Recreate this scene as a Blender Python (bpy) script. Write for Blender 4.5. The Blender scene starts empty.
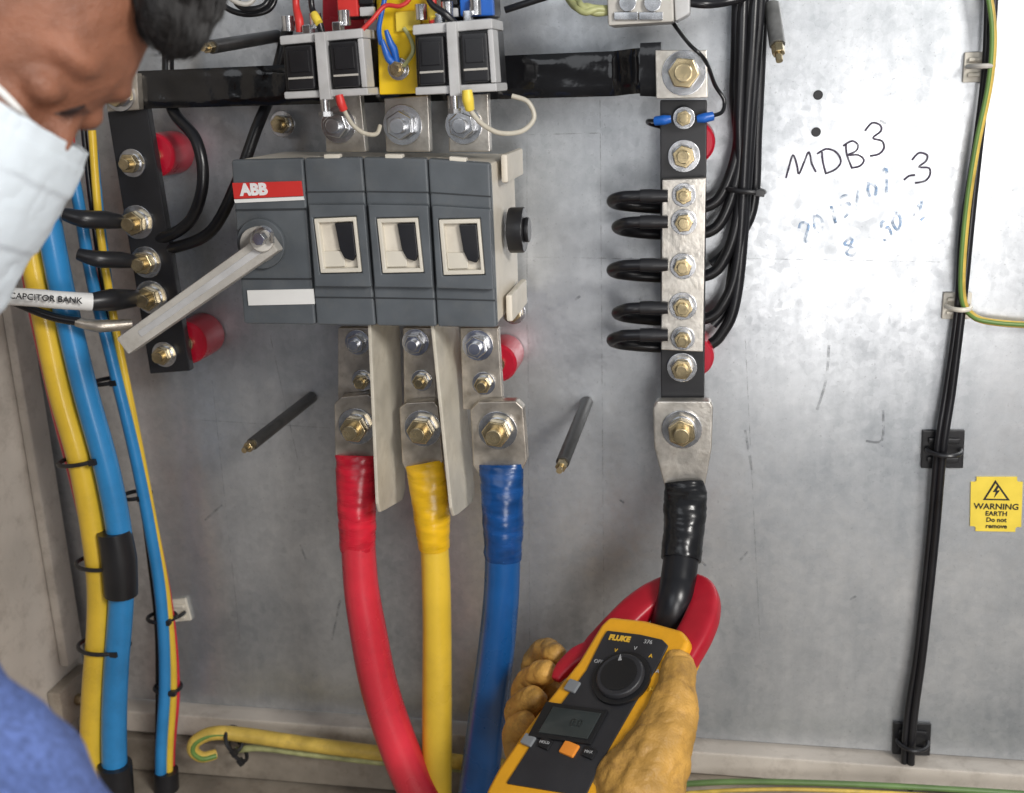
import bpy, bmesh, math, random
from mathutils import Vector as V, Matrix, noise as MN
random.seed(4)
S = bpy.context.scene; COL = S.collection
sin, cos, pi = math.sin, math.cos, math.pi
# ---------------------------------------------------------------- camera
F = 1100.0
yaw, pit, roll = [math.radians(a) for a in (10.5, 16.0, 2.0)]
fw = V((-sin(yaw)*cos(pit), cos(yaw)*cos(pit), -sin(pit)))
R0 = fw.cross(V((0,0,1))).normalized(); U0 = R0.cross(fw).normalized()
RT = R0*cos(roll)-U0*sin(roll); UP = U0*cos(roll)+R0*sin(roll)
CAM = -fw*1.1
cd = bpy.data.cameras.new('camera'); co = bpy.data.objects.new('camera', cd); COL.objects.link(co)
M = Matrix((RT, UP, -fw)).transposed().to_4x4(); M.translation = CAM
co.matrix_world = M; cd.lens = F/1024*36; cd.sensor_width = 36; cd.clip_start = .02; cd.clip_end = 100
cd.dof.use_dof = True; cd.dof.focus_distance = .96; cd.dof.aperture_fstop = 5.6
S.camera = co
def ray(px, py): return fw + RT*((px-512)/F) + UP*((396.5-py)/F)
def P(px, py, d=0.0):                       # point seen at a photo position, d metres in front of the plate
    r = ray(px, py); return CAM + r*((-d-CAM.y)/r.y)
def PD(px, py, dep): return CAM + ray(px, py)*dep
def rad(p, px): return px*((p-CAM).dot(fw))/F
# ---------------------------------------------------------------- materials
def mat(name, col, rough=.5, metal=0., var=.12, ns=25., bump=.0, bs=300., coat=0., stretch=None, sss=0., fade=None, grain=None, dirt=0., dcol=(.10,.07,.045)):
    m = bpy.data.materials.new(name); m.use_nodes = True
    nt = m.node_tree; n = nt.nodes; l = nt.links; b = n['Principled BSDF']
    tc = n.new('ShaderNodeTexCoord'); mp = n.new('ShaderNodeMapping'); l.new(tc.outputs['Object'], mp.inputs[0])
    if stretch: mp.inputs['Scale'].default_value = stretch
    no = n.new('ShaderNodeTexNoise'); no.inputs['Scale'].default_value = ns; no.inputs['Detail'].default_value = 6
    l.new(mp.outputs[0], no.inputs['Vector'])
    cr = n.new('ShaderNodeValToRGB'); l.new(no.outputs['Fac'], cr.inputs[0])
    cr.color_ramp.elements[0].position = .3; cr.color_ramp.elements[1].position = .72
    cr.color_ramp.elements[0].color = tuple(c*(1-var) for c in col)+(1,)
    cr.color_ramp.elements[1].color = tuple(min(1, c*(1+var)) for c in col)+(1,)
    out = cr.outputs[0]
    if dirt:
        nd = n.new('ShaderNodeTexNoise'); nd.inputs['Scale'].default_value = 38; nd.inputs['Detail'].default_value = 8; nd.inputs['Roughness'].default_value = .75
        l.new(tc.outputs['Object'], nd.inputs['Vector'])
        md_ = n.new('ShaderNodeMapRange'); md_.inputs['From Min'].default_value = .50; md_.inputs['From Max'].default_value = .72
        md_.inputs['To Min'].default_value = 0; md_.inputs['To Max'].default_value = dirt; l.new(nd.outputs['Fac'], md_.inputs['Value'])
        mx = n.new('ShaderNodeMix'); mx.data_type = 'RGBA'; l.new(md_.outputs[0], mx.inputs['Factor']); l.new(out, mx.inputs['A']); mx.inputs['B'].default_value = dcol+(1,)
        out = mx.outputs['Result']
    l.new(out, b.inputs['Base Color'])
    mr = n.new('ShaderNodeMapRange'); mr.inputs['To Min'].default_value = rough*.72; mr.inputs['To Max'].default_value = min(1, rough*1.33)
    l.new(no.outputs['Fac'], mr.inputs['Value']); l.new(mr.outputs[0], b.inputs['Roughness'])
    b.inputs['Metallic'].default_value = metal; b.inputs['Coat Weight'].default_value = coat
    if sss:
        b.inputs['Subsurface Weight'].default_value = sss; b.inputs['Subsurface Radius'].default_value = (.01,.004,.002)
    if bump:
        n2 = n.new('ShaderNodeTexNoise'); n2.inputs['Scale'].default_value = bs; n2.inputs['Detail'].default_value = 4
        l.new(mp.outputs[0], n2.inputs['Vector'])
        bp = n.new('ShaderNodeBump'); bp.inputs['Strength'].default_value = bump; bp.inputs['Distance'].default_value = .002
        l.new(n2.outputs['Fac'], bp.inputs['Height']); last = bp
        if grain:
            n4 = n.new('ShaderNodeTexVoronoi'); n4.inputs['Scale'].default_value = grain[0]; l.new(tc.outputs['Object'], n4.inputs['Vector'])
            b2 = n.new('ShaderNodeBump'); b2.inputs['Strength'].default_value = grain[1]; b2.inputs['Distance'].default_value = .0006
            l.new(n4.outputs['Distance'], b2.inputs['Height']); l.new(bp.outputs[0], b2.inputs['Normal']); last = b2
        l.new(last.outputs[0], b.inputs['Normal'])
    if fade:
        n3 = n.new('ShaderNodeTexNoise'); n3.inputs['Scale'].default_value = 130; n3.inputs['Detail'].default_value = 3; l.new(tc.outputs['Object'], n3.inputs['Vector'])
        m3 = n.new('ShaderNodeMapRange'); m3.inputs['From Min'].default_value = .36; m3.inputs['From Max'].default_value = .66
        m3.inputs['To Min'].default_value = fade[0]; m3.inputs['To Max'].default_value = fade[1]
        l.new(n3.outputs['Fac'], m3.inputs['Value']); l.new(m3.outputs[0], b.inputs['Alpha'])
    return m
def galv():
    m = bpy.data.materials.new('galvanised_steel'); m.use_nodes = True
    nt = m.node_tree; n = nt.nodes; l = nt.links; b = n['Principled BSDF']
    tc = n.new('ShaderNodeTexCoord')
    def noise(sc, det, scl=None, rough=.6):
        x = n.new('ShaderNodeTexNoise'); x.inputs['Scale'].default_value = sc; x.inputs['Detail'].default_value = det; x.inputs['Roughness'].default_value = rough
        if scl:
            mp = n.new('ShaderNodeMapping'); mp.inputs['Scale'].default_value = scl; l.new(tc.outputs['Object'], mp.inputs[0]); l.new(mp.outputs[0], x.inputs['Vector'])
        else: l.new(tc.outputs['Object'], x.inputs['Vector'])
        return x.outputs['Fac']
    big = noise(5.0, 7, None, .65); streak = noise(7, 6, (6, 1, .8)); fine = noise(75, 8, None, .8); spk = noise(420, 3, None, .6)
    vo = n.new('ShaderNodeTexVoronoi'); vo.inputs['Scale'].default_value = 150; l.new(tc.outputs['Object'], vo.inputs['Vector'])
    sp = n.new('ShaderNodeSeparateColor'); l.new(vo.outputs['Color'], sp.inputs[0])
    def math_(op, a, c):
        x = n.new('ShaderNodeMath'); x.operation = op
        for i, q in enumerate((a, c)):
            if isinstance(q, (int, float)): x.inputs[i].default_value = q
            else: l.new(q, x.inputs[i])
        return x.outputs[0]
    s = math_('ADD', math_('MULTIPLY', big, .56), math_('MULTIPLY', streak, .19))
    s = math_('ADD', s, math_('MULTIPLY', fine, .21)); s = math_('ADD', s, math_('MULTIPLY', sp.outputs[0], .04))
    cr = n.new('ShaderNodeValToRGB'); l.new(s, cr.inputs[0])
    cr.color_ramp.elements[0].position = .38; cr.color_ramp.elements[0].color = (.34,.362,.385,1)
    cr.color_ramp.elements[1].position = .64; cr.color_ramp.elements[1].color = (.70,.72,.74,1)
    dk = n.new('ShaderNodeMapRange'); dk.inputs['From Min'].default_value = .65; dk.inputs['From Max'].default_value = .72; dk.inputs['To Min'].default_value = 1; dk.inputs['To Max'].default_value = .74
    l.new(spk, dk.inputs['Value'])
    mx = n.new('ShaderNodeMix'); mx.data_type = 'RGBA'; mx.blend_type = 'MULTIPLY'; mx.inputs['Factor'].default_value = 1
    l.new(cr.outputs[0], mx.inputs['A']); l.new(dk.outputs[0], mx.inputs['B']); l.new(mx.outputs['Result'], b.inputs['Base Color'])
    mr = n.new('ShaderNodeMapRange'); mr.inputs['From Min'].default_value = .38; mr.inputs['From Max'].default_value = .62
    mr.inputs['To Min'].default_value = .46; mr.inputs['To Max'].default_value = .31
    r_ = math_('ADD', math_('MULTIPLY', big, .62), math_('MULTIPLY', streak, .26))
    l.new(math_('ADD', r_, math_('MULTIPLY', sp.outputs[0], .12)), mr.inputs['Value']); l.new(mr.outputs[0], b.inputs['Roughness'])
    b.inputs['Metallic'].default_value = .75
    bp = n.new('ShaderNodeBump'); bp.inputs['Strength'].default_value = .10; bp.inputs['Distance'].default_value = .001
    l.new(fine, bp.inputs['Height']); l.new(bp.outputs[0], b.inputs['Normal'])
    return m
GALV = galv()
PAINT = mat('cream_paint', (.50,.455,.40), .45, var=.18, ns=9, bump=.05, dirt=.35)
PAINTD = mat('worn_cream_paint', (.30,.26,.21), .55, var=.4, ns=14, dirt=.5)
BLACK = mat('black_sleeve', (.008,.008,.009), .12, var=.3, ns=40, bump=.55, bs=26)
BLACKT = mat('black_tape', (.009,.009,.010), .24, var=.3, ns=40, bump=.25, bs=50)
BLACKM = mat('black_plastic', (.014,.014,.016), .34, var=.25)
BLACKW = mat('black_insulation', (.009,.009,.011), .30, var=.3, bump=.06, bs=90)
TIN = mat('tinned_copper', (.58,.55,.50), .32, metal=.78, var=.30, ns=45, bump=.1, dirt=.55, dcol=(.20,.16,.11))
TIND = mat('dull_tin', (.48,.435,.375), .36, metal=.75, var=.38, ns=45, bump=.12, dirt=.7, dcol=(.17,.13,.09))
ZINC = mat('zinc_steel', (.60,.61,.63), .22, metal=.95, var=.28, ns=80, dirt=.4, dcol=(.25,.21,.16))
BRASS = mat('passivated_zinc', (.56,.46,.28), .24, metal=.92, var=.32, ns=80, dirt=.6, dcol=(.19,.13,.06))
CHAR = mat('charcoal_plastic', (.095,.107,.118), .42, var=.14, ns=30, bump=.04, dirt=.18, dcol=(.2,.19,.17))
CHARD = mat('charcoal_groove', (.03,.034,.038), .55)
RODM = mat('rod_black', (.035,.034,.033), .34, var=.35, ns=90)
RODG = mat('rod_grey', (.16,.16,.155), .36, metal=.3, var=.3, ns=90)
CREAM = mat('cream_plastic', (.66,.61,.52), .42, var=.14, ns=18, dirt=.3, dcol=(.34,.28,.2))
CREAML = mat('pale_plastic', (.66,.62,.53), .36, var=.1)
CREAMD = mat('beige_plastic', (.58,.54,.45), .40, var=.18, dirt=.45, dcol=(.28,.23,.16))  # beige of the phase barriers and the ferrule wires
GREYP = mat('grey_plastic', (.48,.46,.42), .36, var=.14, ns=20, dirt=.45, dcol=(.22,.19,.15))
GREYL = mat('light_grey_plastic', (.50,.50,.50), .36, var=.14, ns=30, dirt=.25, dcol=(.25,.23,.2))
WHITE = mat('white_sticker', (.80,.80,.78), .5, var=.05)
REDL = mat('red_label', (.60,.035,.03), .4, var=.08)
RED = mat('red_insulation', (.62,.030,.050), .28, var=.22, ns=14, bump=.06, bs=60, coat=.2, dirt=.25, dcol=(.22,.02,.03))
REDT = mat('red_tape', (.57,.014,.034), .27, var=.25, ns=60, bump=.2, bs=60, stretch=(.5,.5,2.0))
YEL = mat('yellow_insulation', (.77,.51,.045), .30, var=.15, ns=14, bump=.06, bs=60, coat=.15, dirt=.25, dcol=(.40,.24,.04))
YELB = mat('yellow_bar_sleeve', (.82,.54,.015), .30, var=.10, ns=14, bump=.06, bs=60)
YELD = mat('dusty_yellow_insulation', (.60,.42,.08), .42, var=.30, ns=40, bump=.06, bs=60, dirt=.4)
YELT = mat('yellow_tape', (.75,.44,.012), .28, var=.2, ns=60, bump=.2, bs=60, stretch=(.5,.5,2.0))
BLU = mat('blue_insulation', (.006,.080,.26), .28, var=.28, ns=14, bump=.06, bs=60, coat=.2, dirt=.25, dcol=(.01,.03,.09))
BLUT = mat('blue_tape', (.005,.055,.20), .25, var=.35, ns=60, bump=.2, bs=60, stretch=(.5,.5,2.0))
BLUL = mat('light_blue_insulation', (.03,.235,.53), .32, var=.17, ns=14, coat=.1, dirt=.25, dcol=(.02,.10,.22))
BLUF = mat('blue_ferrule', (.012,.11,.46), .35)
INS = mat('red_resin', (.46,.010,.03), .28, var=.15, coat=.2)
GRN = mat('green_yellow_wire', (.36,.37,.17), .4, var=.4, ns=60)
GRNB = mat('green_wire', (.11,.19,.06), .45, var=.3)
GRNS = mat('green_stripe', (.12,.22,.05), .4, var=.2)
SIGN = mat('sign_yellow', (.82,.62,.07), .4, var=.08, ns=60)
INK = mat('black_ink', (.012,.012,.014), .5)
INKM = mat('marker_ink', (.055,.04,.075), .5, fade=(.45,1))
INKB = mat('blue_ink', (.26,.42,.64), .6, var=.4, ns=120, fade=(-.10,.50))
INKP = mat('pencil', (.22,.23,.245), .55, metal=.3, var=.3, ns=60, fade=(.0,.26))
TXTW = mat('white_ink', (.8,.8,.8), .5)
TXTG = mat('grey_ink', (.36,.36,.36), .5)
TXTY = mat('yellow_ink', (.70,.42,.04), .5)
MYEL = mat('meter_yellow', (.76,.36,.015), .38, var=.1, bump=.05, bs=500, dirt=.2, dcol=(.35,.17,.02))
MDARK = mat('meter_grey', (.024,.024,.027), .42, var=.2, bump=.06, bs=700)
MDIAL = mat('meter_dial', (.010,.010,.011), .34)
MRED = mat('jaw_red', (.40,.009,.022), .36, var=.18)
LCD = mat('display_glass', (.036,.043,.042), .12, var=.2, coat=.3)
LCDD = mat('display_digit', (.024,.028,.027), .3)
ORNG = mat('orange_button', (.78,.26,.03), .45)
BTN = mat('grey_button', (.20,.21,.22), .5)
GLOVE = mat('glove_leather', (.52,.285,.060), .58, var=.42, ns=20, bump=.6, bs=40, stretch=(1,1,1.6), grain=(600,.5), dirt=.75, dcol=(.17,.085,.025))
SKIN = mat('skin', (.27,.112,.064), .50, var=.34, ns=26, bump=.4, bs=200, sss=.08, grain=(700,.8), dirt=.35, dcol=(.12,.045,.025))
HAIR = mat('hair', (.006,.005,.005), .62, var=.5, ns=200, bump=.5, bs=150, stretch=(1,1,.25))
LASH = mat('dark_brow', (.022,.010,.008), .6)
MASK = mat('mask_cloth', (.74,.82,.88), .8, var=.04, bump=.25, bs=900)
SHIRT = mat('blue_knit', (.115,.175,.43), .85, var=.36, ns=330, bump=.7, bs=800)
# ---------------------------------------------------------------- object helpers
WL = {}
def tag(o, label=None, cat=None, group=None, kind=None):
    if label: o['label'] = label
    if cat: o['category'] = cat
    if group: o['group'] = group
    if kind: o['kind'] = kind
    return o
def thing(name, label, cat, loc, group=None):
    o = bpy.data.objects.new(name, None); COL.objects.link(o); o.location = loc; o.empty_display_size = .01
    WL[o] = V(loc); return tag(o, label, cat, group)
def finish(me, name, m, parent):
    o = bpy.data.objects.new(name, me); COL.objects.link(o)
    if parent is not None:
        off = WL[parent]; o.parent = parent
        o.location = (0,0,0)
    else:
        off = sum((v.co for v in me.vertices), V())/max(1, len(me.vertices)); o.location = off
    me.transform(Matrix.Translation(-off)); WL[o] = V(off)
    if m: me.materials.append(m)
    return o
def obj(name, bm, m, parent=None, bev=0, seg=2, sharp=.75):
    bmesh.ops.recalc_face_normals(bm, faces=bm.faces)
    if bev:
        ed = [e for e in bm.edges if len(e.link_faces) == 2 and e.calc_face_angle(0) > .45]
        bmesh.ops.bevel(bm, geom=ed, offset=bev, offset_type='OFFSET', segments=seg, profile=.5, affect='EDGES', clamp_overlap=True)
    for f in bm.faces: f.smooth = True
    for e in bm.edges:
        if len(e.link_faces) == 2 and e.calc_face_angle(0) > sharp: e.smooth = False
    me = bpy.data.meshes.new(name); bm.to_mesh(me); bm.free()
    o = finish(me, name, m, parent)
    if bev:
        w_ = o.modifiers.new('normals','WEIGHTED_NORMAL'); w_.keep_sharp = True; w_.weight = 100
    return o
def B(): return bmesh.new()
def loop_prism(bm, front, back):
    a = [bm.verts.new(p) for p in front]; b = [bm.verts.new(p) for p in back]; n = len(a)
    bm.faces.new(a); bm.faces.new(b[::-1])
    for i in range(n): bm.faces.new((a[i], b[i], b[(i+1) % n], a[(i+1) % n]))
    return bm
def prism(bm, pts, d1, d0):                  # outline as photographed on plane d1, pushed straight back to d0
    f = [P(x, y, d1) for x, y in pts]
    return loop_prism(bm, f, [V((p.x, -d0, p.z)) for p in f])
def ring_prism(bm, outer, inner, d1, d0):
    n = len(outer)
    L = [[bm.verts.new(p) for p in q] for q in ([P(x,y,d1) for x,y in outer], [P(x,y,d1) for x,y in inner])]
    L += [[bm.verts.new(V((v.co.x,-d0,v.co.z))) for v in q] for q in L[:2]]
    o1, i1, o0, i0 = L
    for k in range(n):
        j = (k+1) % n
        bm.faces.new((o1[k],o1[j],i1[j],i1[k])); bm.faces.new((o0[k],i0[k],i0[j],o0[j]))
        bm.faces.new((o1[k],o0[k],o0[j],o1[j])); bm.faces.new((i1[k],i1[j],i0[j],i0[k]))
    return bm
def rect(x0, y0, x1, y1): return [(x0,y0),(x1,y0),(x1,y1),(x0,y1)]
def box(bm, x0, x1, y0, y1, z0, z1):
    return loop_prism(bm, [V((x0,y0,z0)),V((x1,y0,z0)),V((x1,y0,z1)),V((x0,y0,z1))], [V((x0,y1,z0)),V((x1,y1,z0)),V((x1,y1,z1)),V((x0,y1,z1))])
def Q(q, s, t):
    a = [(1-s)*q[0][i]+s*q[1][i] for i in (0,1)]; b = [(1-s)*q[3][i]+s*q[2][i] for i in (0,1)]
    return ((1-t)*a[0]+t*b[0], (1-t)*a[1]+t*b[1])
def QR(q, s0, t0, s1, t1): return [Q(q,s0,t0),Q(q,s1,t0),Q(q,s1,t1),Q(q,s0,t1)]
def frame_of(ax):
    ax = ax.normalized(); h = V((0,0,1)) if abs(ax.z) < .9 else V((1,0,0))
    a = h.cross(ax).normalized(); return a, ax.cross(a).normalized()
def cyl(bm, p0, p1, r0, r1=None, n=24, ph=0.):
    r1 = r0 if r1 is None else r1; a, b = frame_of(p1-p0)
    A = [p0+(a*cos(2*pi*i/n+ph)+b*sin(2*pi*i/n+ph))*r0 for i in range(n)]
    C = [p1+(a*cos(2*pi*i/n+ph)+b*sin(2*pi*i/n+ph))*r1 for i in range(n)]
    return loop_prism(bm, A, C)
def spline(pts, rs, k):
    n = len(pts); out = []; ro = []
    for i in range(n-1):
        p0 = pts[max(0,i-1)]; p1 = pts[i]; p2 = pts[i+1]; p3 = pts[min(n-1,i+2)]
        for j in range(k):
            t = j/k
            out.append(.5*((2*p1)+(p2-p0)*t+(2*p0-5*p1+4*p2-p3)*t*t+(3*p1-p0-3*p2+p3)*t**3))
            ro.append(rs[i]*(1-t)+rs[i+1]*t)
    out.append(pts[-1]); ro.append(rs[-1]); return out, ro
def tube(bm, pts, r, n=14, k=7, flat=None, sq=1., fls=None):
    rs = r if isinstance(r, (list, tuple)) else [r]*len(pts)
    if fls:
        _, fl_ = spline(pts, fls, k)
    if k > 1: pts, rs = spline(pts, rs, k)
    N = len(pts); rings = []; up = None
    pw = lambda x: math.copysign(abs(x)**sq, x)
    for i in range(N):
        t = (pts[min(N-1,i+1)]-pts[max(0,i-1)])
        if t.length < 1e-9: t = V((0,0,1))
        t.normalize()
        if flat:
            b = (flat[0]-t*flat[0].dot(t)).normalized(); a = t.cross(b).normalized(); fl = fl_[i] if fls else flat[1]
        else:
            if up is None: a, b = frame_of(t)
            else:
                a = (up-t*up.dot(t)).normalized(); b = t.cross(a)
            up = a; fl = 1
        rings.append([bm.verts.new(pts[i]+(a*pw(cos(2*pi*j/n))+b*pw(sin(2*pi*j/n))*fl)*rs[i]) for j in range(n)])
    for i in range(N-1):
        for j in range(n):
            bm.faces.new((rings[i][j], rings[i][(j+1)%n], rings[i+1][(j+1)%n], rings[i+1][j]))
    bm.faces.new(rings[0][::-1]); bm.faces.new(rings[-1])
    return bm
def cab(bm, pts, w, n=14, k=7, **kw):        # pts (px, py, d), w = seen width in px
    v = [P(*p) for p in pts]; ws = w if isinstance(w, (list,tuple)) else [w]*len(v)
    return tube(bm, v, [rad(p, x/2) for p, x in zip(v, ws)], n, k, **kw)
def wrinkle(bm, amp, seed):
    bm.normal_update()
    for v in bm.verts:
        c = v.co; a = MN.noise(V((c.x*60+seed, c.y*60, c.z*140)))*amp + MN.noise(V((c.x*110+seed, c.y*110, c.z*520)))*amp*.45
        v.co = c + v.normal*a
def ell(bm, c, a, b, d_, sub=3):
    m = Matrix((a, b, d_)).transposed().to_4x4(); m.translation = c
    bmesh.ops.create_icosphere(bm, subdivisions=sub, radius=1, matrix=m); return bm
def text(name, s, o, X, Y, size, m, parent, align='CENTER', thick=.0003, shear=0., bold=0.):
    c = bpy.data.curves.new('t', 'FONT'); c.body = s; c.size = size; c.align_x = align; c.align_y = 'CENTER'
    c.extrude = thick; c.shear = shear; c.offset = bold; c.resolution_u = 4
    to = bpy.data.objects.new('t', c); COL.objects.link(to)
    dg = bpy.context.evaluated_depsgraph_get(); me = bpy.data.meshes.new_from_object(to.evaluated_get(dg))
    bpy.data.objects.remove(to); bpy.data.curves.remove(c)
    X = X.normalized(); Y = (Y-X*Y.dot(X)).normalized(); Z = X.cross(Y)
    mm = Matrix((X, Y, Z)).transposed().to_4x4(); mm.translation = o
    me.transform(mm); me.name = name; me.materials.clear()
    return finish(me, name, m, parent)
NN = V((0,-1,0))
def bolt(px, py, d, r, parent, m=None, wm=None, name='bolt', long=1.):
    p = P(px, py, d); r = rad(p, r); m = m or BRASS
    b = B(); ph = random.uniform(0, 1)
    h0 = p+NN*.004; h1 = h0+NN*r*.55
    cyl(b, p+NN*.0022, h0, r*.68, n=20)
    o = obj('spring_washer', b, ZINC, None, bev=.0003)
    b = B(); cyl(b, h0, h1, r*.72, n=6, ph=ph); bo = obj(name, b, m, parent, bev=r*.06)
    o.parent = bo; o.location = WL[o]-WL[bo]
    b = B(); cyl(b, h1-NN*.001, h1+NN*r*.35*long, r*.40, n=18); obj('threaded_end', b, m, bo, bev=r*.05)
    b = B(); cyl(b, p, p+NN*.0022, r, n=28); obj('washer', b, wm or ZINC, bo, bev=.0005)
    return bo
def wire(name, label, cat, pts, w, m, group=None, parent=None):
    o = obj(name, cab(B(), pts, w), m, parent)
    return tag(o, label, cat, group) if parent is None else o
# ---------------------------------------------------------------- setting
zB = P(560, 728, 0).z; xL = P(80, 640, 0).x
b = B(); box(b, xL, .75, 0, .003, zB, .75); plate = obj('back_plate', b, GALV); tag(plate, 'galvanised steel back plate of the cabinet', 'back plate', kind='structure')
b = B(); box(b, xL-.02, .75, -.022, .02, zB-.03, zB-.003); o = obj('bottom_rail', b, PAINT, bev=.003); tag(o, 'cream painted rail along the foot of the back plate', 'rail', kind='structure')
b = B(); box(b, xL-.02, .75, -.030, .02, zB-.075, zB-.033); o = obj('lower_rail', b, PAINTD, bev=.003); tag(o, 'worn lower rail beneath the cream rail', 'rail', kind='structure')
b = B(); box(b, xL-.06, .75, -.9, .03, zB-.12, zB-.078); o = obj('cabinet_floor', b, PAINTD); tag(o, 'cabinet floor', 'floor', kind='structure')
b = B(); box(b, xL-.02, xL-.004, -.75, .02, zB-.077, .75); o = obj('cabinet_side', b, PAINT); tag(o, 'cream painted side wall of the cabinet', 'wall', kind='structure')
b = B(); box(b, xL-.0035, xL+.008, -.040, -.006, zB+.06, .75)
o = obj('side_flange', b, PAINT, bev=.003); tag(o, 'folded upright flange on the cabinet side', 'flange', kind='structure')
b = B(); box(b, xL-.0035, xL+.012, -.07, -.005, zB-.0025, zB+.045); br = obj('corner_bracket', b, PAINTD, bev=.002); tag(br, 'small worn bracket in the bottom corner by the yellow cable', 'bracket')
b = B(); cyl(b, V((xL+.012,-.04,zB+.02)), V((xL+.02,-.04,zB+.02)), .007, n=6); obj('bolt', b, BRASS, br, bev=.0006)
# plate markings and holes
def strokes(polys, w, d=.0006):
    b = B()
    for pl in polys:
        v = [P(x, y, d) for x, y in pl]; tube(b, v, w, n=6, k=4 if len(v) > 2 else 1, flat=(NN, .3))
    return b
for x, y in ((818,95),(816,132)):
    b = B(); p = P(x,y,0); cyl(b, p+NN*.0008, p+V((0,.001,0)), .0042, n=20); obj('hole', b, INK, plate)
mk = [[(786,178),(789,167),(793,155),(797,165),(799,174),(805,160),(809,152),(812,164),(816,172)], [(822,152),(823,162),(826,174)], [(817,154),(826,149),(836,152),(841,161),(836,169),(825,174)],
      [(846,144),(847,155),(852,168)], [(843,146),(852,141),(858,145),(856,151),(848,155),(858,155),(864,160),(860,166),(851,168)],
      [(865,131),(872,123),(880,125),(881,131),(873,138),(882,141),(884,148),(879,154),(870,156)], [(904,180),(909,176),(915,175)], [(912,160),(919,153),(927,155),(926,161),(919,167),(929,168),(930,175),(925,181),(915,183)]]
obj('marker_writing', strokes(mk, .00090), INKM, plate)
DG = {'2':[[(0,.8),(.4,1),(.8,.75),(.1,.05),(.9,0)]], '0':[[(.4,1),(0,.5),(.4,0),(.85,.5),(.4,1)]], '1':[[(.4,1),(.4,0)]], '3':[[(0,.9),(.7,1),(.3,.55),(.85,.3),(.1,0)]],
      '7':[[(0,1),(.9,1),(.3,0)]], '8':[[(.5,.5),(.1,.8),(.5,1),(.8,.8),(.1,.2),(.5,0),(.9,.25),(.5,.5)]], '5':[[(.9,1),(.2,1),(.1,.6),(.7,.6),(.7,.1),(0,0)]], '/':[[(.7,1),(.1,0)]], 'v':[[(0,1),(.4,0),(.9,1)]], '-':[[(0,.5),(.8,.5)]]}
pl = []
for s, x, y, sz, an in (('2015/07', 804, 246, 22, .58), ('8 650-3', 848, 258, 19, .48)):
    ca, sa = cos(an), sin(an)
    for i, ch in enumerate(s):
        jx, jy = random.uniform(-1.5,1.5), random.uniform(-2.5,2.5)
        for st in DG.get(ch, []):
            pl.append([(x+jx+ca*(i*sz*.72+a*sz*.55)-sa*c*sz*.4+random.uniform(-1,1), y+jy-sa*(i*sz*.72+a*sz*.55)-ca*c*sz+random.uniform(-1.2,1.2)) for a, c in st])
obj('faded_writing', strokes(pl, .0013), INKB, plate)
gl = [[(527,120),(527,330)],[(528,330),(530,690)],[(600,100),(604,640)],[(520,257),(655,259)],[(720,258),(940,262)],[(200,420),(330,428)],[(270,335),(300,470)],[(212,380),(240,640)],[(515,135),(600,133)],[(745,335),(760,640)]]
obj('pencil_lines', strokes(gl, .00030, .0004), INKP, plate)
sc = [[(829,345),(826,380),(817,410)],[(883,410),(882,440),(866,441)],[(205,520),(222,505)],[(340,600),(332,640)],[(620,500),(624,503)],[(880,120),(886,124)],[(740,560),(748,552)],[(300,545),(306,560)],[(575,300),(580,296)],[(850,600),(856,596)],[(640,300),(642,296)],[(745,430),(752,470)],[(700,560),(706,566)]]
obj('scuff_marks', strokes(sc, .0012), INKP, plate)
# ---------------------------------------------------------------- stand-off insulators
def insul(px, py, w, d1, label):
    c = P(px, py, 0); r = rad(c, w/2)
    t = thing('standoff_insulator', label, 'insulator', c)
    b = B(); prof = [(0,.86),(.06,.97),(.12,1),(.86,1),(.94,.96),(1,.86)]
    pts = [c+NN*(.0005+d1*a) for a, q in prof]; tube(b, pts, [r*q for a, q in prof], n=32, k=2); obj('body', b, INS, t)
    b = B(); cyl(b, c+NN*(d1+.001), c+NN*(d1+.004), r*.4, n=20); obj('insert', b, BRASS, t)
insul(176,152,42,.046,'red resin insulator behind the upper half of the tilted black bar')
insul(206,333,42,.046,'red resin insulator behind the foot of the tilted black bar')
insul(694,140,42,.046,'red resin insulator behind the neutral bar, near its top')
insul(694,346,40,.046,'red resin insulator behind the neutral bar, near its foot')
insul(506,352,38,.046,'red resin insulator showing beneath the switch beside the blue phase')
# ---------------------------------------------------------------- horizontal black bar
def wavy(px0, py0a, py0b, px1, py1a, py1b, d1, d0, seed, nx=60, nz=8, step=None):
    b = B(); fr = []
    for i in range(nx+1):
        s = i/nx; row = []; px = px0+(px1-px0)*s; dd = 0; dz = 0
        if step:
            q_ = max(0, min(1, (px-step[0])/(step[1]-step[0]))); q_ = q_*q_*(3-2*q_); dd = step[2]*q_; dz = step[3]*q_
        for j in range(nz+1):
            t_ = j/nz; p = P(px, (py0a+(py1a-py0a)*s)*(1-t_)+(py0b+(py1b-py0b)*s)*t_+dz, d1+dd)
            e = .0006 if 0 < j < nz else -.0012
            p.y -= e + .0010*MN.noise(V((p.x*55+seed, p.z*30, 0))) + .0008*MN.noise(V((p.x*20+p.z*90, seed, 1)))
            row.append(b.verts.new(p))
        fr.append(row)
    for i in range(nx):
        for j in range(nz): b.faces.new((fr[i][j],fr[i+1][j],fr[i+1][j+1],fr[i][j+1]))
    rim = [fr[i][0] for i in range(nx+1)]+[fr[nx][j] for j in range(1,nz+1)]+[fr[i][nz] for i in range(nx-1,-1,-1)]+[fr[0][j] for j in range(nz-1,0,-1)]
    bk = [b.verts.new(V((v.co.x,-d0,v.co.z))) for v in rim]; m_ = len(rim)
    for i in range(m_): b.faces.new((rim[i],rim[(i+1)%m_],bk[(i+1)%m_],bk[i]))
    b.faces.new(bk[::-1]); return b
t = thing('busbar', 'black sleeved flat bar running across behind the transformers', 'busbar', P(400,80,.05))
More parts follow.
